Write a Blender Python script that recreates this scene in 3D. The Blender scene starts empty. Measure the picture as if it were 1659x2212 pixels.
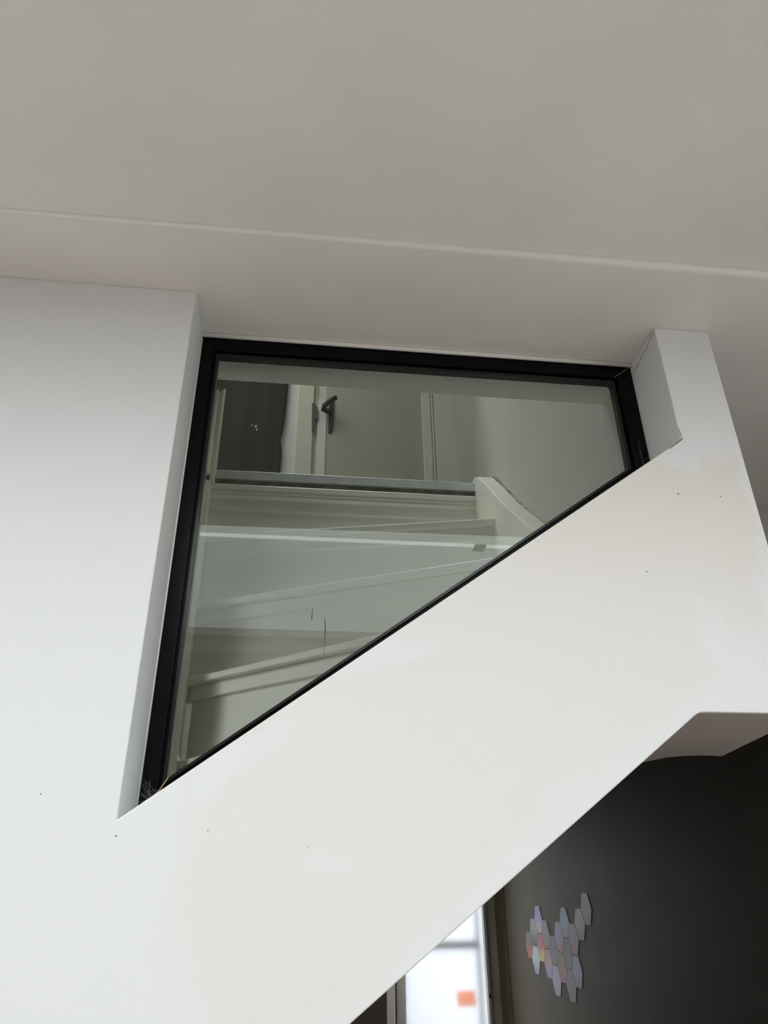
import bpy, bmesh, math, random
from mathutils import Vector, Matrix
random.seed(4)

# ------------------------------------------------------------------ camera
F_PX, W_PX, H_PX = 1549.19, 1659, 2212
PITCH, YAW, ROLL = math.radians(27.6663), math.radians(7.0977), math.radians(-0.6142)
cp, sp, cy, sy = math.cos(PITCH), math.sin(PITCH), math.cos(YAW), math.sin(YAW)
fwd = Vector((sy*cp, cy*cp, sp)); right = Vector((cy, -sy, 0)); up = right.cross(fwd)
r_ = right*math.cos(ROLL) + up*math.sin(ROLL)
u_ = -right*math.sin(ROLL) + up*math.cos(ROLL)
cam = bpy.data.cameras.new('camera'); cam_ob = bpy.data.objects.new('camera', cam)
bpy.context.scene.collection.objects.link(cam_ob)
cam.sensor_fit = 'VERTICAL'; cam.sensor_height = 36.0; cam.sensor_width = 27.0
cam.lens = 36.0*F_PX/H_PX
cam.clip_start = 0.02
m = Matrix((r_, u_, -fwd)).transposed().to_4x4()
m.translation = Vector((0, -0.8527, 1.65))
cam_ob.matrix_world = m
bpy.context.scene.camera = cam_ob

# ------------------------------------------------------------------ sky, exposure
SKY = 14.5
world = bpy.data.worlds.new('overcast_sky'); bpy.context.scene.world = world
world.use_nodes = True
bg = world.node_tree.nodes['Background']
wn, wl = world.node_tree.nodes, world.node_tree.links       # overcast sky: three times brighter overhead than at the horizon
_tc = wn.new('ShaderNodeTexCoord'); _sx = wn.new('ShaderNodeSeparateXYZ'); _mr = wn.new('ShaderNodeMapRange')
_mr.inputs[1].default_value = 0; _mr.inputs[2].default_value = 1; _mr.inputs[3].default_value = SKY/3; _mr.inputs[4].default_value = SKY
wl.new(_tc.outputs['Generated'], _sx.inputs[0]); wl.new(_sx.outputs['Z'], _mr.inputs[0]); wl.new(_mr.outputs[0], bg.inputs[1])
bg.inputs[0].default_value = (0.94, 0.978, 1.0, 1)
vs = bpy.context.scene.view_settings
vs.view_transform = 'Standard'; vs.look = 'None'; vs.exposure = 0.0; vs.gamma = 1.0
vs.use_curve_mapping = False
bpy.context.scene.cycles.max_bounces = 14
bpy.context.scene.cycles.diffuse_bounces = 8
bpy.context.scene.cycles.transparent_max_bounces = 12
bpy.context.scene.cycles.caustics_reflective = False
bpy.context.scene.cycles.sample_clamp_indirect = 6.0

def portal(name, x0, x1, y0, y1, z):
    """sampling guide for the sky seen through a roof opening (gives off no light of its own)"""
    l = bpy.data.lights.new(name, 'AREA'); l.shape = 'RECTANGLE'
    l.size = x1-x0; l.size_y = y1-y0; l.cycles.is_portal = True
    o = bpy.data.objects.new(name, l); o.location = ((x0+x1)/2, (y0+y1)/2, z)
    bpy.context.scene.collection.objects.link(o)

# room rooflight, stairwell rooflight, extra landing opening added to light the door wall
RL = (-2.9, 1.45, -1.71, -0.60)
SL = (-0.25, 0.54, 0.38, 1.0)
LL = (-1.40, -0.30, 1.10, 1.80)
portal('rooflight_portal', *RL, 2.60)
portal('stairwell_portal', *SL, 3.79)
portal('landing_portal', *LL, 4.99)

COL = bpy.context.scene.collection

# ------------------------------------------------------------------ materials
def mat(name, color, rough=0.6, metallic=0.0, var=0.03, scale=6.0, bump=0.0, bump_scale=120.0, spec=0.5):
    mt = bpy.data.materials.new(name); mt.use_nodes = True
    nt = mt.node_tree; N = nt.nodes; L = nt.links
    b = N['Principled BSDF']
    b.inputs['Roughness'].default_value = rough; b.inputs['Metallic'].default_value = metallic
    b.inputs['Specular IOR Level'].default_value = spec
    tc = N.new('ShaderNodeTexCoord')
    nz = N.new('ShaderNodeTexNoise'); nz.inputs['Scale'].default_value = scale; nz.inputs['Detail'].default_value = 4
    L.new(tc.outputs['Object'], nz.inputs['Vector'])
    rp = N.new('ShaderNodeValToRGB')
    rp.color_ramp.elements[0].position = 0.3; rp.color_ramp.elements[1].position = 0.7
    rp.color_ramp.elements[0].color = [c*(1-var) for c in color]+[1]
    rp.color_ramp.elements[1].color = [min(1, c*(1+var)) for c in color]+[1]
    L.new(nz.outputs['Fac'], rp.inputs['Fac']); L.new(rp.outputs['Color'], b.inputs['Base Color'])
    if bump:
        n2 = N.new('ShaderNodeTexNoise'); n2.inputs['Scale'].default_value = bump_scale; n2.inputs['Detail'].default_value = 3
        bp = N.new('ShaderNodeBump'); bp.inputs['Strength'].default_value = bump; bp.inputs['Distance'].default_value = 0.002
        L.new(tc.outputs['Object'], n2.inputs['Vector']); L.new(n2.outputs['Fac'], bp.inputs['Height'])
        L.new(bp.outputs['Normal'], b.inputs['Normal'])
    return mt

M = {}
M['ceiling'] = mat('ceiling_paint', (0.76, 0.735, 0.715), 0.75, bump=0.12, bump_scale=90)
M['strip'] = mat('soffit_paint', (0.76, 0.735, 0.715), 0.7, bump=0.12, bump_scale=90)
M['plaster'] = mat('white_plaster', (0.80, 0.79, 0.77), 0.7, bump=0.1)
M['stairwall'] = mat('stairwell_plaster', (0.72, 0.72, 0.70), 0.7, bump=0.1)
M['soffit'] = mat('shaded_white_plaster', (0.42, 0.375, 0.35), 0.75, bump=0.1)  # white paint in shade: the shade is put into this darker colour
M['caulk'] = mat('white_caulk', (0.83, 0.82, 0.80), 0.4)
M['black'] = mat('black_paint', (0.004, 0.004, 0.005), 0.3, var=0.3, scale=40, bump=0.05, bump_scale=60, spec=0.1)
M['gasket'] = mat('black_rubber', (0.008, 0.008, 0.009), 0.25, spec=0.35)
M['wellwall'] = mat('grey_stairwell_plaster', (0.45, 0.45, 0.425), 0.7, bump=0.1)
M['gloss'] = mat('white_gloss_paint', (0.76, 0.755, 0.70), 0.28, var=0.03, scale=9, bump=0.15, bump_scale=35)
M['creamgloss'] = mat('cream_gloss_paint', (0.66, 0.62, 0.54), 0.35)
M['beige'] = mat('beige_door_paint', (0.46, 0.43, 0.375), 0.45)
M['metal'] = mat('brushed_aluminium', (0.72, 0.75, 0.78), 0.42, metallic=0.6, var=0.1, scale=25)
M['darkjoint'] = mat('dark_joint', (0.13, 0.12, 0.10), 0.8, var=0.6, scale=30)  # dark, unevenly toned strip for the gap at the landing edge
M['darkiron'] = mat('black_ironmongery', (0.012, 0.013, 0.013), 0.45)
M['brass'] = mat('worn_steel', (0.10, 0.085, 0.07), 0.4, metallic=0.5, var=0.4, scale=30)
M['curtain'] = mat('charcoal_cloth', (0.015, 0.015, 0.0135), 0.9, var=0.15, scale=14)
M['brown'] = mat('brown_wood', (0.13, 0.09, 0.07), 0.5, var=0.25, scale=12)
M['darkwall'] = mat('dark_taupe_paint', (0.155, 0.135, 0.10), 0.6, var=0.06, scale=3, bump=0.12, bump_scale=80)
M['darkframe'] = mat('dark_grey_joinery', (0.50, 0.47, 0.40), 0.5)
M['lightframe'] = mat('pale_joinery', (0.62, 0.62, 0.58), 0.4)
M['floor'] = mat('oak_floor', (0.52, 0.44, 0.385), 0.45, var=0.12, scale=5)
M['bouncecut'] = mat('bounce_cut_dark', (0.14, 0.13, 0.115), 0.7)  # dark tone given to hidden stairwell surfaces to cut bounce light
M['darkfloor'] = mat('dark_floor', (0.12, 0.098, 0.085), 0.6)  # unseen floors made dark to cut bounce light in hall and landing
M['orange'] = mat('orange_card', (0.75, 0.33, 0.14), 0.6)
M['greybar'] = mat('grey_bar', (0.20, 0.20, 0.20), 0.5)
M['pale'] = mat('pale_render', (0.74, 0.76, 0.80), 0.8)
M['crack'] = mat('hairline_crack', (0.10, 0.09, 0.085), 0.9)
M['cob'] = mat('grey_cobweb', (0.30, 0.28, 0.25), 0.9)
M['smudge'] = mat('dried_smudge', (0.42, 0.42, 0.40), 0.8)
M['ochre'] = mat('ochre_speck', (0.55, 0.40, 0.20), 0.8)

def wall_paint():
    """stair wall: cream old coat with whiter touched-up patches of its own shape"""
    mt = bpy.data.materials.new('patched_wall_paint'); mt.use_nodes = True
    nt = mt.node_tree; N = nt.nodes; L = nt.links; b = N['Principled BSDF']
    b.inputs['Roughness'].default_value = 0.55
    tc = N.new('ShaderNodeTexCoord'); sep = N.new('ShaderNodeSeparateXYZ')
    nz = N.new('ShaderNodeTexNoise'); nz.inputs['Scale'].default_value = 9; nz.inputs['Detail'].default_value = 3
    L.new(tc.outputs['Object'], nz.inputs['Vector'])
    sub = N.new('ShaderNodeVectorMath'); sub.operation = 'SUBTRACT'; sub.inputs[1].default_value = (.5, .5, .5)
    L.new(nz.outputs['Color'], sub.inputs[0])
    scl = N.new('ShaderNodeVectorMath'); scl.operation = 'SCALE'; scl.inputs['Scale'].default_value = 0.11
    L.new(sub.outputs[0], scl.inputs[0])
    add = N.new('ShaderNodeVectorMath'); L.new(tc.outputs['Object'], add.inputs[0]); L.new(scl.outputs[0], add.inputs[1])
    L.new(add.outputs[0], sep.inputs[0])
    X, Z = sep.outputs['X'], sep.outputs['Z']
    def M2(op, a, c, clamp=False):
        n = N.new('ShaderNodeMath'); n.operation = op; n.use_clamp = clamp
        for i, v in enumerate((a, c)):
            if isinstance(v, (int, float)): n.inputs[i].default_value = v
            else: L.new(v, n.inputs[i])
        return n.outputs[0]
    def lin(ax, az, c): return M2('ADD', M2('ADD', M2('MULTIPLY', X, ax), M2('MULTIPLY', Z, az)), c)
    def ramp(v, w, amount=1.0):      # 1 where v<0, fading over w
        return M2('MULTIPLY', M2('ADD', M2('MULTIPLY', v, -1.0/w), 0.5, True), amount)
    masks = [ramp(lin(1, 0.0, 0.112), 0.035),
             ramp(lin(1, 0.40, -0.545), 0.05, 0.9),
             ramp(lin(-0.581, 0.814, -1.5331*0.814+0.069*0.581-0.026), 0.03, 0.8),
             ramp(lin(0, -1, 2.213), 0.022),
             ramp(lin(-1, 0, 0.645), 0.012, 0.8)]
    def blob(x, z, rx, rz, a, w=0.5, am=1.0):
        ca, sa = math.cos(a), math.sin(a)
        p = M2('DIVIDE', lin(ca, sa, -x*ca-z*sa), rx); q = M2('DIVIDE', lin(-sa, ca, x*sa-z*ca), rz)
        d = M2('SUBTRACT', M2('SQRT', M2('ADD', M2('MULTIPLY', p, p), M2('MULTIPLY', q, q)), 0), 1.0)
        masks.append(ramp(d, w, am))
    blob(0.585, 1.885, 0.085, 0.032, -0.85)
    blob(0.535, 1.950, 0.040, 0.012, -1.1, am=0.7)
    blob(0.640, 1.985, 0.05, 0.022, 1.4)
    blob(0.110, 1.905, 0.055, 0.018, 0.62, am=0.9)
    blob(-0.060, 1.775, 0.075, 0.02, 0.62, am=0.9)
    blob(0.030, 1.672, 0.03, 0.018, 0.2, am=0.45)
    tot = masks[0]
    for k in masks[1:]: tot = M2('MAXIMUM', tot, k)
    mix = N.new('ShaderNodeMix'); mix.data_type = 'RGBA'
    cr = N.new('ShaderNodeMapRange'); cr.inputs[1].default_value = 1.85; cr.inputs[2].default_value = 2.2  # cream turns peach upward: a lighting hue put into the paint
    L.new(Z, cr.inputs[0])
    mc = N.new('ShaderNodeMix'); mc.data_type = 'RGBA'
    L.new(cr.outputs[0], mc.inputs['Factor'])
    mc.inputs['A'].default_value = (0.765, 0.760, 0.737, 1); mc.inputs['B'].default_value = (0.765, 0.730, 0.680, 1)
    L.new(tot, mix.inputs['Factor']); L.new(mc.outputs['Result'], mix.inputs['A'])
    mix.inputs['B'].default_value = (0.768, 0.788, 0.795, 1)
    L.new(mix.outputs['Result'], b.inputs['Base Color'])
    n2 = N.new('ShaderNodeTexNoise'); n2.inputs['Scale'].default_value = 110; n2.inputs['Detail'].default_value = 3
    bp = N.new('ShaderNodeBump'); bp.inputs['Strength'].default_value = 0.1; bp.inputs['Distance'].default_value = 0.002
    L.new(tc.outputs['Object'], n2.inputs['Vector']); L.new(n2.outputs['Fac'], bp.inputs['Height'])
    L.new(bp.outputs['Normal'], b.inputs['Normal'])
    return mt
M['wall'] = wall_paint()

def glass_pane():
    mt = bpy.data.materials.new('dimming_glass'); mt.use_nodes = True
    nt = mt.node_tree; N = nt.nodes; L = nt.links
    N.remove(N['Principled BSDF'])
    tr = N.new('ShaderNodeBsdfTransparent'); tr.inputs[0].default_value = (0.52, 0.54, 0.485, 1)  # tint added to dim the stairwell behind the pane
    gl = N.new('ShaderNodeBsdfGlossy'); gl.inputs['Roughness'].default_value = 0.0
    gl.inputs[0].default_value = (0.95, 1, 0.97, 1)
    fr = N.new('ShaderNodeFresnel'); fr.inputs['IOR'].default_value = 1.5
    ml = N.new('ShaderNodeMath'); ml.operation = 'MULTIPLY'; ml.inputs[1].default_value = 0.85
    mx = N.new('ShaderNodeMixShader')
    L.new(fr.outputs[0], ml.inputs[0]); L.new(ml.outputs[0], mx.inputs[0])
    L.new(tr.outputs[0], mx.inputs[1]); L.new(gl.outputs[0], mx.inputs[2])
    L.new(mx.outputs[0], N['Material Output'].inputs[0])
    return mt
M['glass'] = glass_pane()
rg = bpy.data.materials.new('roof_glass'); rg.use_nodes = True
_t = rg.node_tree.nodes.new('ShaderNodeBsdfTransparent'); _t.inputs[0].default_value = (0.655, 0.66, 0.66, 1)  # tint added to lower room daylight relative to the stairwell
rg.node_tree.links.new(_t.outputs[0], rg.node_tree.nodes['Material Output'].inputs[0])
M['roofglass'] = rg
tp = bpy.data.materials.new('orange_paper'); tp.use_nodes = True
_d = tp.node_tree.nodes.new('ShaderNodeBsdfTranslucent'); _d.inputs[0].default_value = (0.82, 0.47, 0.32, 1)
tp.node_tree.links.new(_d.outputs[0], tp.node_tree.nodes['Material Output'].inputs[0])
M['orange'] = tp

def frosted():
    mt = bpy.data.materials.new('frosted_glass'); mt.use_nodes = True
    b = mt.node_tree.nodes['Principled BSDF']
    b.inputs['Base Color'].default_value = (0.305, 0.305, 0.314, 1)
    b.inputs['Transmission Weight'].default_value = 1.0
    b.inputs['Roughness'].default_value = 0.5; b.inputs['IOR'].default_value = 1.45
    n = mt.node_tree.nodes.new('ShaderNodeTexNoise'); n.inputs['Scale'].default_value = 300
    bp = mt.node_tree.nodes.new('ShaderNodeBump'); bp.inputs['Strength'].default_value = 0.05
    mt.node_tree.links.new(n.outputs['Fac'], bp.inputs['Height']); mt.node_tree.links.new(bp.outputs['Normal'], b.inputs['Normal'])
    return mt
M['frosted'] = frosted()

# ------------------------------------------------------------------ mesh helpers
def link(name, bm, material, parent=None, bevel=0.0, seg=2, smooth=False):
    bmesh.ops.recalc_face_normals(bm, faces=bm.faces)
    me = bpy.data.meshes.new(name); bm.to_mesh(me); bm.free()
    me.materials.append(material)
    o = bpy.data.objects.new(name, me); COL.objects.link(o)
    if parent is not None: o.parent = parent
    if smooth:
        for p in me.polygons: p.use_smooth = True
    if bevel:
        md = o.modifiers.new('soft_edges', 'BEVEL'); md.width = bevel; md.segments = seg
        md.limit_method = 'ANGLE'; md.angle_limit = math.radians(30)
    return o

def add_box(bm, x0, x1, y0, y1, z0, z1):
    v = [bm.verts.new((x, y, z)) for x in (x0, x1) for y in (y0, y1) for z in (z0, z1)]
    for f in ((0, 1, 3, 2), (4, 6, 7, 5), (0, 4, 5, 1), (2, 3, 7, 6), (0, 2, 6, 4), (1, 5, 7, 3)):
        bm.faces.new([v[i] for i in f])

def boxes(*bs):
    bm = bmesh.new()
    for b in bs: add_box(bm, *b)
    return bm

def add_prism(bm, pts, a, b, axis):
    """extrude a 2D outline: axis 'y' -> pts are (x,z); 'x' -> (y,z); 'z' -> (x,y)"""
    def P(p, t):
        return (p[0], t, p[1]) if axis == 'y' else ((t, p[0], p[1]) if axis == 'x' else (p[0], p[1], t))
    A = [bm.verts.new(P(p, a)) for p in pts]; B = [bm.verts.new(P(p, b)) for p in pts]
    bm.faces.new(A); bm.faces.new(B[::-1])
    n = len(pts)
    for i in range(n):
        j = (i+1) % n; bm.faces.new((A[i], A[j], B[j], B[i]))

def prism(pts, a, b, axis):
    bm = bmesh.new(); add_prism(bm, pts, a, b, axis); return bm

def add_tube(bm, pts, rad, sides=10):
    rings = []
    for i, p in enumerate(pts):
        p = Vector(p)
        t = (Vector(pts[min(i+1, len(pts)-1)]) - Vector(pts[max(i-1, 0)])).normalized()
        a = t.cross(Vector((0, 0, 1))); a = a.normalized() if a.length > 1e-4 else Vector((1, 0, 0))
        c = t.cross(a)
        rr = rad[i] if isinstance(rad, (list, tuple)) else rad
        rings.append([bm.verts.new(p + (a*math.cos(k*2*math.pi/sides)+c*math.sin(k*2*math.pi/sides))*rr) for k in range(sides)])
    for q, s in zip(rings, rings[1:]):
        for k in range(sides): bm.faces.new((q[k], q[(k+1) % sides], s[(k+1) % sides], s[k]))
    bm.faces.new(rings[0][::-1]); bm.faces.new(rings[-1])

def struct(o, label=None):
    o['kind'] = 'structure'
    if label: o['label'] = label
    return o

def thing(o, label, cat, group=None):
    o['label'] = label; o['category'] = cat
    if group: o['group'] = group
    return o

def empty(name, loc=(0, 0, 0)):
    o = bpy.data.objects.new(name, None); o.location = loc; o.empty_display_size = 0.1
    COL.objects.link(o); return o

ZC = 2.47           # underside of the lower ceiling strip
XJ, XR, XP = -0.183, 0.562, 0.656     # left jamb, right jamb, outer face of the pillar
SL_A = 0.7134                          # slope of sill and stair underside
def sill_z(x): return 1.7173 + SL_A*(x+0.1824)
def dia_z(x): return 1.8402 + 0.7145*(x-0.4985)
ZB = 1.8402
XD = 1.60           # dark hall wall
YD = 5.05           # hall end

# ------------------------------------------------------------------ structure
# front stair wall with its sloped opening
x_floor = 0.4985 - ZB/0.7145
outline = [(-3.2, 0), (x_floor, 0), (0.4935, dia_z(0.4935)-0.000), (0.500, ZB-0.0005), (0.508, ZB), (XP, ZB), (XP, ZC), (XR, ZC),
           (XR, sill_z(XR)), (XJ, sill_z(XJ)), (XJ, ZC), (-3.2, ZC)]
wf = struct(link('wall_front', prism(outline, 0.0, 0.20, 'y'), M['wall'], bevel=0.0016),
            'white stair wall with cream patches and a sloping window opening')

# main ceiling (a touch higher than the strip by the stair wall), with the rooflight opening
cb = bmesh.new()
def slab(bm, x0, x1, y0, y1, h=0.06):
    def zz(x): return ZC + 0.003 + 0.009*max(0, min(1, (x+0.55)/1.4))
    xs = [x0] + [x for x in (-0.55, 0.15, 0.85) if x0 < x < x1] + [x1]
    bot = [[bm.verts.new((x, y, zz(x))) for x in xs] for y in (y0, y1)]
    top = [[bm.verts.new((x, y, ZC+h)) for x in xs] for y in (y0, y1)]
    for i in range(len(xs)-1):
        bm.faces.new((bot[0][i], bot[0][i+1], bot[1][i+1], bot[1][i])); bm.faces.new((top[0][i], top[1][i], top[1][i+1], top[0][i+1]))
        bm.faces.new((bot[0][i], top[0][i], top[0][i+1], bot[0][i+1])); bm.faces.new((bot[1][i], bot[1][i+1], top[1][i+1], top[1][i]))
    bm.faces.new((bot[0][0], bot[1][0], top[1][0], top[0][0])); bm.faces.new((bot[0][-1], top[0][-1], top[1][-1], bot[1][-1]))
slab(cb, -3.2, XD, RL[3], -0.121)
slab(cb, -3.2, XD, -4.2, RL[2])
slab(cb, -3.2, RL[0], RL[2], RL[3]); slab(cb, RL[1], XD, RL[2], RL[3])
struct(link('ceiling', cb, M['ceiling']), 'plain off-white ceiling of the room')
# rooflight kerb and bars
struct(link('trim_1', boxes((RL[0]-.04, RL[1]+.04, RL[3]-.012, RL[3]+.02, 2.53, 2.56), (RL[0]-.04, RL[1]+.04, RL[2]-.02, RL[2]+.03, 2.53, 2.56),
                            (0.515, 0.55, -0.878, -0.838, 2.562, 2.568)), M['plaster']), 'white rooflight frame with a small clip')
struct(link('window_2', boxes((RL[0]-.04, RL[1]+.04, -0.842, RL[3]+.02, 2.57, 2.572), (RL[0]-.04, RL[1]+.04, RL[2]-.02, -0.872, 2.57, 2.572)), M['roofglass']), 'rooflight panes tinted to dim the room, with a gap for the reflected bright line')  # gap left to make the bright line in the window reflection
# lower ceiling strip by the stair wall, running through as the window soffit
struct(link('trim_2', boxes((-3.2, XD, -0.121, 0.216, ZC, 2.77), (XP+.0, XD, 0.216, 0.586, ZC, 2.77)), M['strip'], bevel=0.0008),
       'slightly lower ceiling strip along the top of the stair wall')
# caulked joint in the step
bm = bmesh.new()
add_tube(bm, [(-0.9, -0.1225, ZC+0.0015), (-0.2, -0.1225, ZC+0.0045), (0.5, -0.1225, ZC+0.0078), (XD, -0.1225, ZC+0.0095)], [0.0022, 0.0045, 0.0075, 0.008], 10)
struct(link('trim_3', bm, M['caulk'], smooth=True), 'white caulk bead along the step in the ceiling')
# seam in the ceiling right of the pillar
struct(link('trim_4', boxes((0.7807, 0.7813, -0.10, 0.40, ZC-0.0003, ZC+0.001)), M['ceiling']), 'thin seam in the ceiling right of the pillar')

struct(link('floor', boxes((-3.2, XD, -4.2, -0.35, -0.1, 0.0)), M['floor']), 'pale wooden floor')
struct(link('floor_hall', boxes((-3.2, XD, -0.35, YD+2.5, -0.1, 0.0)), M['darkfloor']), 'hall floor darkened to cut bounce light')
struct(link('wall_left', boxes((-3.3, -3.2, -4.2, 0.2, 0, 2.75)), M['plaster']), 'white left wall of the room')
struct(link('wall_back', boxes((-3.3, XD+.1, -4.3, -4.2, 0, 2.75)), M['plaster']), 'white back wall of the room')
struct(link('wall_right', boxes((XD, XD+.1, -4.2, 0.586, 0, 2.75)), M['plaster']), 'white right wall of the room')
wd = struct(link('wall_hall', boxes((XD, XD+.1, 0.586, YD+.1, 0, 2.75)), M['darkwall']), 'dark taupe hall wall under the stairs')
struct(link('light_block_nib', boxes((1.17, XD, -1.4, 0.586, 0, 2.75)), M['plaster']), 'added white block beside the passage that keeps room light out')  # unseen block added to darken the hall passage
struct(link('light_block_low', boxes((-3.1, 1.16, 0.02, 0.09, 0, 1.34)), M['plaster']), 'added half-height panel blocking room light from the space under the stairs')  # unseen panel added to keep floor bounce out of the hall
struct(link('wall_lintel', boxes((XP+.03, XD, 0.586, 0.68, 2.12, 2.75)), M['stairwall']), 'grey lintel over the passage beside the stairs')
struct(link('wall_hall_left', boxes((0.15, 0.25, 1.20, 4.60, 0, 2.47), (0.15, 0.25, 4.95, YD, 0, 2.47), (0.15, 0.25, 4.60, 4.95, 0, 0.95), (0.15, 0.25, 4.60, 4.95, 1.95, 2.47)), M['darkwall']), 'dark hall side wall behind the stairs with an added opening for light')  # unseen side opening added to brighten the far end of the hall wall
struct(link('ceiling_hall', boxes((0.15, XD, 1.12, YD, 2.47, 2.60), (XP, XD, 0.68, 1.12, 2.47, 2.60)), M['darkwall']), 'dark hall ceiling')
# flat boxed soffit of the stairs, curved at its back edge
sof = [(-0.2, 0.02), (0.6560, 0.02), (0.6560, 0.06), (0.709, 0.320), (0.668, 0.3135), (0.640, 0.322), (0.620, 0.338), (0.605, 0.388), (0.575, 0.47), (-0.2, 0.47)]
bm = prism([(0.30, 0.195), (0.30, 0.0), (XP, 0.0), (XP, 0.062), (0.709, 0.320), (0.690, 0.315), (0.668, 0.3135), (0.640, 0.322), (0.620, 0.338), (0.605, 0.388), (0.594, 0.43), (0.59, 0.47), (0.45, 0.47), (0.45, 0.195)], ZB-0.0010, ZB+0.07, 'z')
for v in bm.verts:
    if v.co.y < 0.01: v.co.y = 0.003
struct(link('trim_5', bm, M['soffit']), 'flat soffit under the stair landing with a curved edge, shade put into its colour')

# stairwell shell (upper floor)
bm = prism([(0.118, ZB+.07), (0.32, ZB+.07), (1.0, 2.46), (1.12, 2.47), (1.12, 2.5), (0.2, 2.5), (0.2, 2.469), (0.118, 2.469)], 0.5612, 0.655, 'x')
plan = [(0.5612, 0.2)]
for i in range(33):                       # gentle bend away to the right, turning through about nine degrees
    t = i/32; y = 0.72+0.88*t
    plan.append((0.5612+0.088*t*t*(1.35-0.35*t), y))
plan += [(0.740, 2.15), (0.85, 2.15), (0.655, 0.95), (0.655, 0.2)]
add_prism(bm, plan, 2.5, 5.2, 'z')
wsr = struct(link('wall_stair_right', bm, M['wellwall']), 'pale grey stairwell wall on the right behind the glass, curving away')
struct(link('wall_stair_front', boxes((-1.6, 0.655, 0.10, 0.216, 2.77, 5.2)), M['bouncecut']), 'upper stairwell wall above the window')
struct(link('wall_stair_left', boxes((-1.7, -1.6, 0.10, 2.2, 2.75, 5.2)), M['stairwall']), 'upper landing left wall')
struct(link('ceiling_stair', boxes((-1.7, SL[0], 0.1, 1.0, 3.7, 3.8), (SL[1], 0.85, 0.1, 1.0, 3.7, 3.8), (SL[0], SL[1], 0.1, SL[2], 3.7, 3.8), (SL[0], SL[1], SL[3], 1.0, 3.7, 3.8),
       (-1.7, 0.95, 0.98, 1.0, 3.8, 5.0), (-1.7, LL[0], 1.0, 2.2, 4.9, 5.0), (LL[1], 0.95, 1.0, 2.2, 4.9, 5.0), (LL[0], LL[1], 1.0, LL[2], 4.9, 5.0), (LL[0], LL[1], LL[3], 2.2, 4.9, 5.0)), M['stairwall']), 'stairwell ceiling, lowered in front, with openings placed to light steps and landing')  # front part lowered and landing opening added to shape the stairwell light
# unseen dark lining behind the sloped wall, added to dim the lower steps
struct(link('bounce_lining_low', prism([(-3.1, 0.02), (-2.0, dia_z(-2.0)+0.03), (0.45, dia_z(0.45)+0.03), (0.56, 1.92), (0.56, sill_z(0.56)-0.03), (-0.18, sill_z(-0.18)-0.03), (-0.18, 2.4), (-3.1, 2.4)], 0.201, 0.207, 'y'), M['bouncecut']), 'added dark lining that dims the lower stairwell')
struct(link('floor_landing', boxes((-1.6, 0.80, 1.075, 2.2, 2.60, 2.75)), M['darkfloor']), 'upper landing floor')
struct(link('wall_partition', boxes((-3.2, -0.36, 0.99, 1.03, 0, 2.60)), M['bouncecut']), 'partition beside the lower flight')
struct(link('wall_under', boxes((-3.2, 0.15, 1.20, 1.26, 0, 2.5)), M['darkwall']), 'wall closing the space below the flight')

# ------------------------------------------------------------------ landing wall with door
YW = 2.09
lw = struct(link('wall_landing', boxes((-1.6, -0.50, YW, YW+.1, 2.75, 5.2), (-0.50, -0.20, YW, YW+.1, 4.75, 5.2), (-0.20, -0.0606, YW-0.004, YW+.1, 2.75, 5.2),
                                 (-0.0606, 0.66, YW+.02, YW+.1, 4.80, 5.2), (0.70, 0.95, YW, YW+.1, 2.75, 5.2), (-1.7, 0.95, YW+.1, YW+.12, 2.6, 5.3)), M['stairwall']), 'landing wall around the upstairs doors')
d1 = struct(empty('door_1', (0.25, YW, 2.75)), 'cream upstairs door with a black lever handle')
def dpart(name, bm, m, **k):
    o = link(name, bm, m, None, **k); o.parent = d1; o.matrix_parent_inverse = Matrix.Translation(-d1.location); return o
def dpart2(name, bm, m, parent, **k):
    o = link(name, bm, m, None, **k); o.parent = parent; return o
dpart('frame_post', boxes((-0.0606, 0.018, YW-0.012, YW+.08, 2.75, 4.80)), M['creamgloss'], bevel=0.002)
dpart('frame_rebate', boxes((0.018, 0.040, YW+0.008, YW+.08, 2.75, 4.80)), M['creamgloss'])
leaf = dpart('door_leaf', boxes((0.082, 0.5634, YW-0.002, YW+.038, 2.76, 4.78)), M['beige'], bevel=0.002)
edge = dpart('door_edge', boxes((0.040, 0.0835, YW-0.006, YW+.034, 2.76, 3.823)), M['gloss'], bevel=0.001)
edge2 = dpart('door_edge', boxes((0.042, 0.0815, YW-0.003, YW+.034, 3.824, 4.78)), M['lightframe'])
strike = dpart('strike_plate', prism([(0.010, 3.79), (0.021, 3.79), (0.026, 3.775), (0.038, 3.765), (0.040, 3.70), (0.036, 3.69), (0.030, 3.70), (0.028, 3.62), (0.014, 3.63)], YW-0.016, YW-0.010, 'y'), M['brass'])
ar = dpart('architrave', boxes((0.5634, 0.605, YW-0.020, YW+.05, 2.75, 4.86), (0.605, 0.611, YW-0.012, YW+.05, 2.75, 4.86), (0.611, 0.619, YW-0.022, YW+.05, 2.75, 4.86),
            (0.619, 0.624, YW-0.012, YW+.05, 2.75, 4.86), (0.624, 0.7363, YW-0.024, YW+.05, 2.75, 4.86)), M['gloss'], bevel=0.0015)
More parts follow.
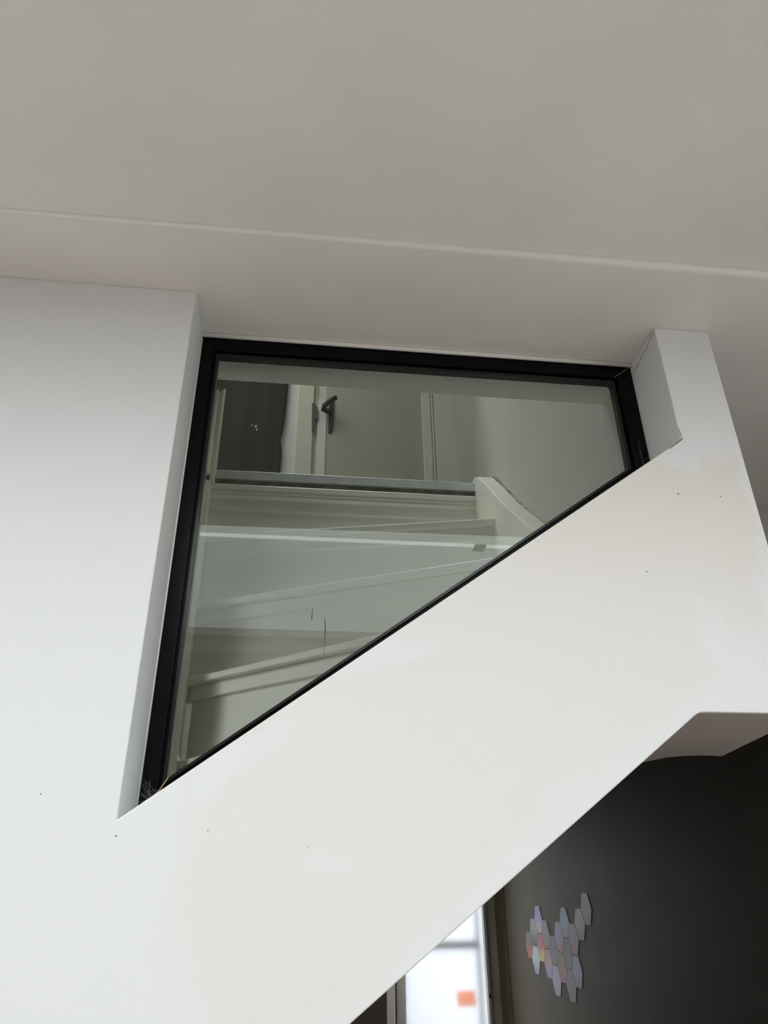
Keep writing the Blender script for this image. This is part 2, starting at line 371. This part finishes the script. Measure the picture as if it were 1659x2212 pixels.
# black handle: long plate with slanted foot, neck and curved lever
plate = dpart('handle_plate', prism([(0.094, 3.828), (0.1195, 3.828), (0.1190, 3.66), (0.1165, 3.645), (0.109, 3.630), (0.099, 3.620), (0.094, 3.626)], YW-0.010, YW-0.001, 'y'), M['darkiron'], bevel=0.002)
bm = bmesh.new()
add_tube(bm, [(0.1028, 2.0780, 3.7477), (0.0839, 2.0600, 3.7362), (0.0650, 2.0450, 3.7352), (0.0689, 2.0400, 3.7513), (0.0884, 2.0350, 3.7744), (0.1106, 2.0300, 3.7907), (0.1307, 2.0250, 3.7970)], [0.014, 0.013, 0.0135, 0.013, 0.013, 0.0125, 0.011], 12)
dpart('lever_handle', bm, M['darkiron'], smooth=True)

# dark cloth hanging over the left doorway
bm = bmesh.new()
n, rows = 24, 30
def cx(t, z):
    e = -0.122 + (z-3.5)*0.022 - 0.012*math.exp(-((z-3.57)/0.05)**2)
    return -0.52 + (e+0.52)*t
grid = [[bm.verts.new((cx(i/n, 2.76+1.99*j/rows), YW-0.022+0.0025*math.sin(i*0.9)*(1 if j else .5) + (0.008 if abs(j-10) < 1 else 0), 2.76+1.99*j/rows)) for i in range(n+1)] for j in range(rows+1)]
for j in range(rows):
    for i in range(n): bm.faces.new((grid[j][i], grid[j][i+1], grid[j+1][i+1], grid[j+1][i]))
cu = link('door_curtain', bm, M['curtain'], smooth=True)
sd = cu.modifiers.new('cloth_thickness', 'SOLIDIFY'); sd.thickness = 0.004
thing(cu, 'dark charcoal cloth hanging across the upstairs doorway left of the cream door', 'curtain')

# ------------------------------------------------------------------ staircase
st = empty('staircase', (-0.28, 1.02, 0))
thing(st, 'white painted winder staircase behind the sloping window', 'staircase')
st_inv = Matrix.Translation(-st.location)
def spart(name, bm, m, label=None, **k):
    o = link(name, bm, m, None, **k); o.parent = st; o.matrix_parent_inverse = st_inv
    if label: o['label'] = label
    return o
P = Vector((-0.287, 1.022)); ZL = 2.75; RISE = 0.2045
ANG = [0.0, 13.2, 27.3, 41.8, 55.8, 69.5]
BOX = [(-0.287, 0.205), (0.517, 0.205), (0.517, 1.12), (-0.287, 1.12)]
def clip(poly, n, d):        # keep q.n <= d
    out = []
    for i in range(len(poly)):
        a, b = Vector(poly[i]), Vector(poly[(i+1) % len(poly)])
        da, db = a.dot(n)-d, b.dot(n)-d
        if da <= 0: out.append(tuple(a))
        if da*db < 0:
            t = da/(da-db); out.append(tuple(a+(b-a)*t))
    return out
def front(k):
    a = -math.radians(ANG[k]); return Vector((math.sin(a), -math.cos(a)))   # toward the lower side of nosing k
def band(k, hi, lo):         # between offsets lo..hi in front of nosing line k
    n = front(k); p = clip(BOX, n, P.dot(n)+hi)
    return clip(p, -n, -(P.dot(n)+lo)) if len(p) > 2 else p
def ok(p): return len(p) > 2
def zlev(k): return ZL - RISE*k - (0.006 if k >= 1 else 0)
TH = 0.018
for k in range(0, 6):
    z = zlev(k); n = front(k)
    if k == 0:
        # landing edge: metal angle, dark joint, rounded nosing and moulding
        spart('metal_nosing', boxes((-0.287, 0.517, 1.016, 1.06, 2.7255, 2.753)), M['metal'], 'worn aluminium edging strip at the top step', bevel=0.001)
        spart('joint', boxes((-0.287, 0.517, 1.025, 1.05, 2.710, 2.7255)), M['darkjoint'], 'dark gap below the aluminium strip')
        bm = bmesh.new()
        prof = [(1.06, 2.7105), (1.023, 2.7105), (1.0185, 2.7075), (1.0165, 2.703), (1.0185, 2.6985), (1.023, 2.696),
                (1.026, 2.694), (1.026, 2.688), (1.0225, 2.686), (1.0225, 2.683), (1.0265, 2.681), (1.0265, 2.676), (1.021, 2.673), (1.021, 2.669), (1.030, 2.667), (1.030, 2.630), (1.06, 2.630)]
        add_prism(bm, prof, -0.287, 0.517, 'x')
        spart('nosing_moulding', bm, M['gloss'], bevel=0.0012)
    else:
        back = front(k-1)
        poly = clip(BOX, n, P.dot(n)); poly = clip(poly, -back, -(P.dot(back)-0.07))
        if ok(poly): spart('tread', prism(poly, z-TH, z, 'z'), M['gloss'], bevel=0.003)
        p = band(k, -0.020, -0.050)
        if ok(p): spart('moulding', prism(p, z-TH-0.036, z-TH, 'z'), M['gloss'], bevel=0.002)
    p = band(k, -0.032 if k else -0.014, -0.055)
    zl = zlev(k+1)
    if ok(p): spart('riser', prism(p, zl-0.01, z-TH if k else 2.64, 'z'), M['gloss'])
# newel post and upper post, with caps between
spart('newel_post', boxes((-0.375, -0.287, 0.955, 1.045, 0.4, 2.700)), M['gloss'], bevel=0.003)
spart('newel_block', boxes((-0.371, -0.291, 0.957, 1.043, 2.700, 2.716)), M['creamgloss'], bevel=0.002)
spart('newel_upper', boxes((-0.373, -0.279, 0.955, 1.045, 2.716, 3.25)), M['gloss'], bevel=0.004)
spart('newel_bead', boxes((-0.279, -0.268, 0.985, 1.035, 2.70, 3.25)), M['creamgloss'], bevel=0.002)
spart('inner_string', boxes((-0.288, -0.276, 0.985, 1.035, 0.4, 2.70)), M['gloss'], bevel=0.002)
spart('handrail', prism([(-0.36, 2.965), (-0.293, 2.992), (-0.243, 3.033), (-0.10, 3.145), (-0.10, 3.20), (-0.36, 3.05)], 0.925, 0.975, 'y'), M['brown'], 'brown wooden handrail end', bevel=0.003)
# wall string on the right
ys = [(1.120, 2.700), (1.115, 2.735), (1.095, 2.762), (1.060, 2.775), (1.015, 2.772), (0.970, 2.748), (0.870, 2.655), (0.765, 2.550), (0.600, 2.405), (0.45, 2.29), (0.216, 2.12),
      (0.216, 1.9), (0.60, 2.0), (1.120, 2.45)]
spart('wall_string', prism(ys, 0.515, 0.5635, 'x'), M['gloss'], bevel=0.004, seg=3)
# ragged crack between string and wall
bm = bmesh.new()
pts = []
for i in range(40):
    t = i/39; y = 0.99-0.42*t
    zt = 2.775 if y > 1.0 else (2.748+(y-0.970)*0.9 if y > .97 else None)
    for (ya, za), (yb, zb) in zip(ys[3:10], ys[4:11]):
        if yb <= y <= ya: zt = za+(zb-za)*(y-ya)/(yb-ya)
    pts.append((0.5615, y, zt+0.004+random.uniform(-0.004, 0.004)))
add_tube(bm, pts, [random.choice((0.0002, 0.0004, 0.0007, 0.0012)) for _ in pts], 5)
spart('string_crack', bm, M['crack'], 'dark ragged crack along the top of the wall string')

# ------------------------------------------------------------------ window
w = struct(empty('window_1', (0.19, 0.0968, 1.72)), 'black framed five-sided sloping stair window')
w_inv = Matrix.Translation(-w.location)
def wpart(name, bm, m, label=None, **k):
    o = link(name, bm, m, None, **k); o.parent = w; o.matrix_parent_inverse = w_inv
    if label: o['label'] = label
    return o
yf = 0.0968
O = [(XJ, 2.468), (XR, 2.468), (XR, sill_z(XR)), (XJ, sill_z(XJ))]
I = [(-0.1525, 2.4285), (0.5228, 2.4297), (0.5228, 2.2559), (-0.1525, 1.771)]
Mid = [(o[0]+(i[0]-o[0])*0.72, o[1]+(i[1]-o[1])*0.72) for o, i in zip(O, I)]
def bar(a, b, c, d, y0, y1): return prism([a, b, c, d], y0, y1, 'y')
for k, nm in enumerate(('frame_head', 'frame_jamb', 'frame_sill', 'frame_jamb')):
    j = (k+1) % 4
    wpart(nm, bar(O[k], O[j], Mid[j], Mid[k], yf, yf+0.02), M['black'], bevel=0.0012)
# glazing bead with rounded right-hand corners, one ring
def rounded(poly, rad):
    out = []
    nP = len(poly)
    for i, p in enumerate(poly):
        p = Vector(p); a = (Vector(poly[i-1])-p).normalized(); b = (Vector(poly[(i+1) % nP])-p).normalized()
        ang = a.angle(b); t = rad[i]/math.tan(ang/2)
        c = p+(a+b).normalized()*(rad[i]/math.sin(ang/2))
        s, e = p+a*t-c, p+b*t-c
        for q in range(7):
            v = s.lerp(e, q/6); out.append(tuple(c+v.normalized()*rad[i]))
    return out
def ring(outer, inner, y0, y1):
    bm = bmesh.new(); n = len(outer)
    A = [[bm.verts.new((p[0], y, p[1])) for p in pl] for y in (y0, y1) for pl in (outer, inner)]
    o0, i0, o1, i1 = A
    for k in range(n):
        j = (k+1) % n
        bm.faces.new((o0[k], o0[j], i0[j], i0[k])); bm.faces.new((o1[k], i1[k], i1[j], o1[j]))
        bm.faces.new((i0[k], i0[j], i1[j], i1[k])); bm.faces.new((o0[k], o1[k], o1[j], o0[j]))
    return bm
mo = rounded(Mid, [0.001]*4); mi2 = [(m_[0]+(i[0]-m_[0])*0.45, m_[1]+(i[1]-m_[1])*0.45) for m_, i in zip(Mid, I)]
wpart('glazing_bead', ring(mo, rounded(mi2, [0.001, 0.004, 0.006, 0.001]), yf+0.007, yf+0.0155), M['black'], bevel=0.0008)
wpart('gasket', ring(rounded(mi2, [0.001, 0.004, 0.006, 0.001]), rounded(I, [0.001, 0.007, 0.012, 0.001]), yf+0.003, yf+0.0155), M['gasket'], 'shiny black rubber gasket', bevel=0.0014)
pane = wpart('pane', prism([Mid[3], Mid[2], Mid[1], Mid[0]], yf+0.016, yf+0.0161, 'y'), M['glass'])
# single surface is enough for the thin pane
bmp = bmesh.new(); vv = [bmp.verts.new((p[0], yf+0.016, p[1])) for p in (Mid[3], Mid[2], Mid[1], Mid[0])]; bmp.faces.new(vv)
bmp.to_mesh(pane.data); bmp.free()
# white caulk along head and left jamb
bm = bmesh.new(); add_tube(bm, [(XJ, 0.093, 2.4665), (0.0, 0.0925, 2.4663), (0.25, 0.093, 2.4666), (XR, 0.0925, 2.4663)], 0.0042, 8)
wpart('head_caulk', bm, M['caulk'], 'white caulk line above the black frame', smooth=True)
bm = bmesh.new(); add_tube(bm, [(XJ+.0002, 0.0955, sill_z(XJ)), (XJ+.0002, 0.0955, 2.46)], 0.0016, 6)
wpart('jamb_caulk', bm, M['caulk'], smooth=True)
# cobweb in the lower left corner of the frame, cobweb threads upper right
bm = bmesh.new()
c0 = Vector((XJ+0.016, yf-0.004, sill_z(XJ)+0.030))
for i in range(34):
    a = Vector((XJ+0.002+random.random()*0.012, yf-random.random()*0.012, sill_z(XJ)+0.004+random.random()*0.05))
    b_ = Vector((XJ+0.012+random.random()*0.026, yf-random.random()*0.006, 0)); b_.z = sill_z(b_.x)+0.004+random.random()*0.016
    add_tube(bm, [a, (a+b_)/2+Vector((0, 0, random.uniform(-.003, .003))), b_], 0.00013, 3)
web = wpart('cobweb', bm, M['cob'], 'dusty cobweb in the lower left frame corner'); web['kind'] = 'stuff'
bm = bmesh.new()
add_tube(bm, [(XJ+0.014, yf-0.006, 1.745), (XJ+0.024, yf-0.004, 1.756), (XJ+0.033, yf-0.002, 1.772)], 0.0007, 5)
wpart('straw', bm, M['ochre'], 'pale straw bit in the lower left corner')
bm = bmesh.new()
add_tube(bm, [(0.548, yf-0.002, 2.262), (0.546, yf-0.003, 2.285), (0.5475, yf-0.002, 2.31)], 0.0003, 4)
add_tube(bm, [(0.528, yf-0.001, 2.440), (0.545, yf-0.003, 2.452), (0.556, yf-0.002, 2.462)], 0.0006, 4)
wpart('cobweb', bm, M['cob'])
def wpt(x, z): return (x, yf+0.0155, z)
# specks and drips on the glass
bm = bmesh.new()
for (x, z, s) in ((-0.090, 2.305, .0012), (-0.084, 2.303, .002), (-0.082, 2.297, .0015)):
    bmesh.ops.create_icosphere(bm, subdivisions=1, radius=s, matrix=Matrix.Translation(wpt(x, z)) @ Matrix.Diagonal((1, .15, 1.6, 1)))
wpart('glass_smear', bm, M['smudge'], 'pale dried smear on the glass')
bm = bmesh.new()
add_tube(bm, [wpt(0.017, 2.000), wpt(0.0165, 1.985)], [0.0004, 0.0009], 5); add_tube(bm, [wpt(0.034, 1.988), wpt(0.036, 1.97), wpt(0.035, 1.935)], [0.0003, 0.0007, 0.0003], 4)
wpart('drip', bm, M['crack'], 'brown dried drip on the glass')
bm = bmesh.new(); add_tube(bm, [wpt(-0.1445, 1.800), wpt(-0.1425, 1.7935)], [0.0006, 0.0013], 5)
wpart('speck', bm, M['ochre'], 'ochre speck low on the glass')

# hairline cracks and corner nick on the pillar, children of the wall
def wallpart(name, bm, m, label):
    o = link(name, bm, m, wf); o['label'] = label; return o
bm = bmesh.new()
cr = [(XR-0.0002, 0.004, 2.4625), (XR-0.0002, 0.02, 2.461), (XR-0.0002, 0.034, 2.456), (XR-0.0002, 0.052, 2.455), (XR-0.0002, 0.07, 2.4505), (XR-0.0002, 0.09, 2.449)]
add_tube(bm, cr, 0.0004, 4)
wallpart('crack', bm, M['crack'], 'hairline crack inside the right reveal')
bm = bmesh.new()
add_tube(bm, [(XR+0.0005, -0.0002, 2.268), (XR+0.0022, -0.0002, 2.250), (XR-0.022, -0.0002, sill_z(XR)-0.0175)], 0.0005, 4)
wallpart('crack', bm, M['crack'], 'dark hairline at the upper end of the sloping sill')
bm = bmesh.new()
for q in ((0.537, 2.153, .0022), (0.602, 2.152, .0016), (0.466, 2.028, .0015), (-0.181, 1.701, .0014), (0.298, 2.062, .0009), (-0.087, 1.706, .001), (0.02, 1.69, .0009), (-0.265, 1.742, .0012)):
    bmesh.ops.create_icosphere(bm, subdivisions=1, radius=q[2], matrix=Matrix.Translation((q[0], -0.0002, q[1])) @ Matrix.Rotation(0.5, 4, 'Y') @ Matrix.Diagonal((1, .12, .45, 1)))
wallpart('chip', bm, M['crack'], 'small dark nicks in the wall paint')

# ------------------------------------------------------------------ hall door at the far end
hd = struct(empty('door_2', (1.13, YD, 0)), 'frosted glass door at the far end of the dark hall')
hd_inv = Matrix.Translation(-hd.location)
def hpart(name, bm, m, label=None, **k):
    o = link(name, bm, m, None, **k); o.parent = hd; o.matrix_parent_inverse = hd_inv
    if label: o['label'] = label
    return o
hpart('frame_post', boxes((1.445, 1.52, YD-0.03, YD+.08, 0, 2.2)), M['darkframe'], bevel=0.004)
hpart('frame_post', boxes((1.52, XD, YD-0.015, YD+.08, 0, 2.2)), M['darkframe'], bevel=0.004)
hpart('frame_post', boxes((0.645, 0.765, YD-0.03, YD+.08, 0, 2.2)), M['darkframe'], bevel=0.004)
hpart('frame_post', boxes((0.765, 0.772, YD-0.036, YD+.08, 0, 2.2)), M['lightframe'])
hpart('frame_post', boxes((0.772, 0.832, YD-0.03, YD+.08, 0, 2.2)), M['darkframe'], bevel=0.004)
hpart('frame_post', boxes((0.25, 0.49, YD-0.03, YD+.08, 0, 2.2)), M['darkframe'], bevel=0.004)
hpart('frame_bead', boxes((0.604, 0.614, YD-0.04, YD+.08, 0, 2.2)), M['lightframe'])
hpart('frame_post', boxes((0.614, 0.634, YD-0.01, YD+.08, 0, 2.2)), M['darkframe'])
hpart('frame_bead', boxes((0.634, 0.645, YD-0.04, YD+.08, 0, 2.2)), M['lightframe'])
hpart('leaf_edge', boxes((1.428, 1.445, YD-0.035, YD+.02, 0, 2.1)), M['lightframe'])
hpart('leaf_edge', boxes((0.832, 0.846, YD-0.035, YD+.02, 0, 2.1)), M['lightframe'])
bm = bmesh.new(); add_tube(bm, [(1.4365, YD-0.048, 0.965), (1.4365, YD-0.048, 0.99)], 0.009, 10)
hpart('hinge', bm, M['darkiron'], smooth=True)
hpart('pane', boxes((0.846, 1.428, YD, YD+.006, 0, 2.1)), M['frosted'], 'tall frosted glass pane')
hpart('pane', boxes((0.49, 0.604, YD, YD+.006, 0, 2.1)), M['frosted'], 'narrow frosted sidelight')
hpart('frame_head', boxes((0.25, XD, YD-0.03, YD+.08, 2.1, 2.5)), M['darkframe'])
hpart('cross_bar', boxes((0.846, 1.428, YD+0.12, YD+.16, 1.250, 1.300)), M['greybar'], 'grey bar blurred behind the frosted pane')
hpart('outer_post', boxes((0.846, 0.868, YD+0.12, YD+.16, 0, 2.1)), M['greybar']); hpart('outer_post', boxes((1.406, 1.428, YD+0.12, YD+.16, 0, 2.1)), M['greybar'])
bm = boxes((1.235, 1.365, YD+0.10, YD+.104, 0.905, 0.995))
ob = link('orange_card', bm, M['orange'], bevel=0.004)
thing(ob, 'small orange card blurred behind the frosted hall door glass', 'card')
struct(link('wall_outside', boxes((-1.0, 3.6, YD+2.2, YD+2.3, -0.1, 1.9)), M['pale']), 'pale wall outside the frosted door')

# ------------------------------------------------------------------ hexagon stickers on the dark wall
HX = {  # (column, half row): (colour a, colour b, label)
 (9, .5): ((.17, .18, .20), (.16, .17, .18), 'plain blue-grey hexagon sticker at the top tip of the cluster'),
 (8, 1.): ((.26, .25, .22), (.17, .16, .20), 'hexagon sticker with a cream top just below the top tip of the cluster'),
 (6, 1.): ((.20, .23, .30), (.19, .22, .26), 'pale blue hexagon sticker topping the second highest column'),
 (7, 1.5): ((.21, .18, .22), (.24, .16, .15), 'dusty pink hexagon sticker below the cream-topped one'),
 (5, 1.5): ((.20, .21, .28), (.26, .16, .19), 'hexagon sticker fading from blue to pink beside the pale blue one'),
 (6, 2.): ((.13, .13, .13), (.15, .15, .18), 'dull grey hexagon sticker under the pale blue one'),
 (4, 2.): ((.13, .14, .18), (.16, .16, .18), 'slate grey hexagon sticker left of the blue-to-pink one'),
 (5, 2.5): ((.20, .15, .12), (.25, .11, .13), 'brownish hexagon sticker reddening downward near the bottom of the cluster'),
 (7, 2.5): ((.22, .23, .31), (.20, .20, .24), 'lavender hexagon sticker lowest in the right-hand edge of the cluster'),
 (4, 3.): ((.27, .28, .33), (.24, .24, .33), 'bright lilac hexagon sticker at the bottom left of the lowest pair'),
 (6, 3.): ((.16, .16, .19), (.15, .15, .17), 'dim grey hexagon sticker at the bottom right of the lowest pair'),
 (3, 1.5): ((.18, .17, .16), (.19, .18, .15), 'olive grey hexagon sticker right of the violet-topped one'),
 (2, 1.): ((.22, .22, .38), (.33, .28, .24), 'violet-topped mottled hexagon sticker crowning the left part of the cluster'),
 (1, 1.5): ((.22, .22, .21), (.10, .11, .11), 'grey to black hexagon sticker lower left of the violet-topped one'),
 (2, 2.): ((.30, .13, .14), (.42, .35, .16), 'red hexagon sticker with yellow streaks at its foot'),
 (3, 2.5): ((.33, .20, .19), (.22, .20, .36), 'pink hexagon sticker turning blue at its foot'),
 (1, 2.5): ((.34, .40, .42), (.25, .24, .33), 'hexagon sticker with an icy white top and lilac foot, bottom of the left part'),
 (0, 2.): ((.15, .14, .13), (.30, .12, .10), 'brown and dark red hexagon sticker nearest the frosted door'),
}
def hex_mat(a, b_, k):
    mt = bpy.data.materials.new('pearly_sticker_%d' % k); mt.use_nodes = True
    nt = mt.node_tree; N = nt.nodes; L = nt.links; bs = N['Principled BSDF']
    tc = N.new('ShaderNodeTexCoord'); sp_ = N.new('ShaderNodeSeparateXYZ'); L.new(tc.outputs['Generated'], sp_.inputs[0])
    mp = N.new('ShaderNodeMapping'); mp.inputs['Scale'].default_value = (1, 4, 1.3); mp.inputs['Location'].default_value = (k*3.1, k*1.7, 0)
    L.new(tc.outputs['Generated'], mp.inputs['Vector'])
    nz = N.new('ShaderNodeTexNoise'); nz.inputs['Scale'].default_value = 2.2; nz.inputs['Detail'].default_value = 3; L.new(mp.outputs[0], nz.inputs['Vector'])
    ad = N.new('ShaderNodeMath'); ad.operation = 'MULTIPLY_ADD'; ad.inputs[1].default_value = 0.9; L.new(nz.outputs['Fac'], ad.inputs[0])
    L.new(sp_.outputs['Z'], ad.inputs[2])
    rp = N.new('ShaderNodeValToRGB'); e = rp.color_ramp.elements
    e[0].position = 0.62; e[1].position = 1.25 if False else 1.0
    a, b_ = [tuple(min(1, 2.3*v) for v in t) for t in (a, b_)]
    e[0].color = (*b_, 1); e[1].color = (*a, 1); e.new(0.82).color = (*[(p+q)/2*1.05 for p, q in zip(a, b_)], 1)
    L.new(ad.outputs[0], rp.inputs['Fac']); L.new(rp.outputs['Color'], bs.inputs['Base Color'])
    bs.inputs['Roughness'].default_value = 0.4
    return mt
Y0, DY, Z0, DZ = 4.491, -0.123, 1.617, -0.153    # lattice on the wall x = XD
for k, ((c, q), (a, b_, lab)) in enumerate(HX.items()):
    hy, hz = Y0+DY*c, Z0+DZ*q
    wv, hv = -DY*2/3*0.985, -DZ/2*0.975
    bm = prism([(wv, 0), (wv/2, hv), (-wv/2, hv), (-wv, 0), (-wv/2, -hv), (wv/2, -hv)], -0.004, -0.0002, 'x')
    o = link('hexagon_sticker', bm, hex_mat(a, b_, k), bevel=0.0008)
    o.location = (XD, hy, hz)
    thing(o, lab, 'sticker', 'hexagon stickers on the dark hall wall')
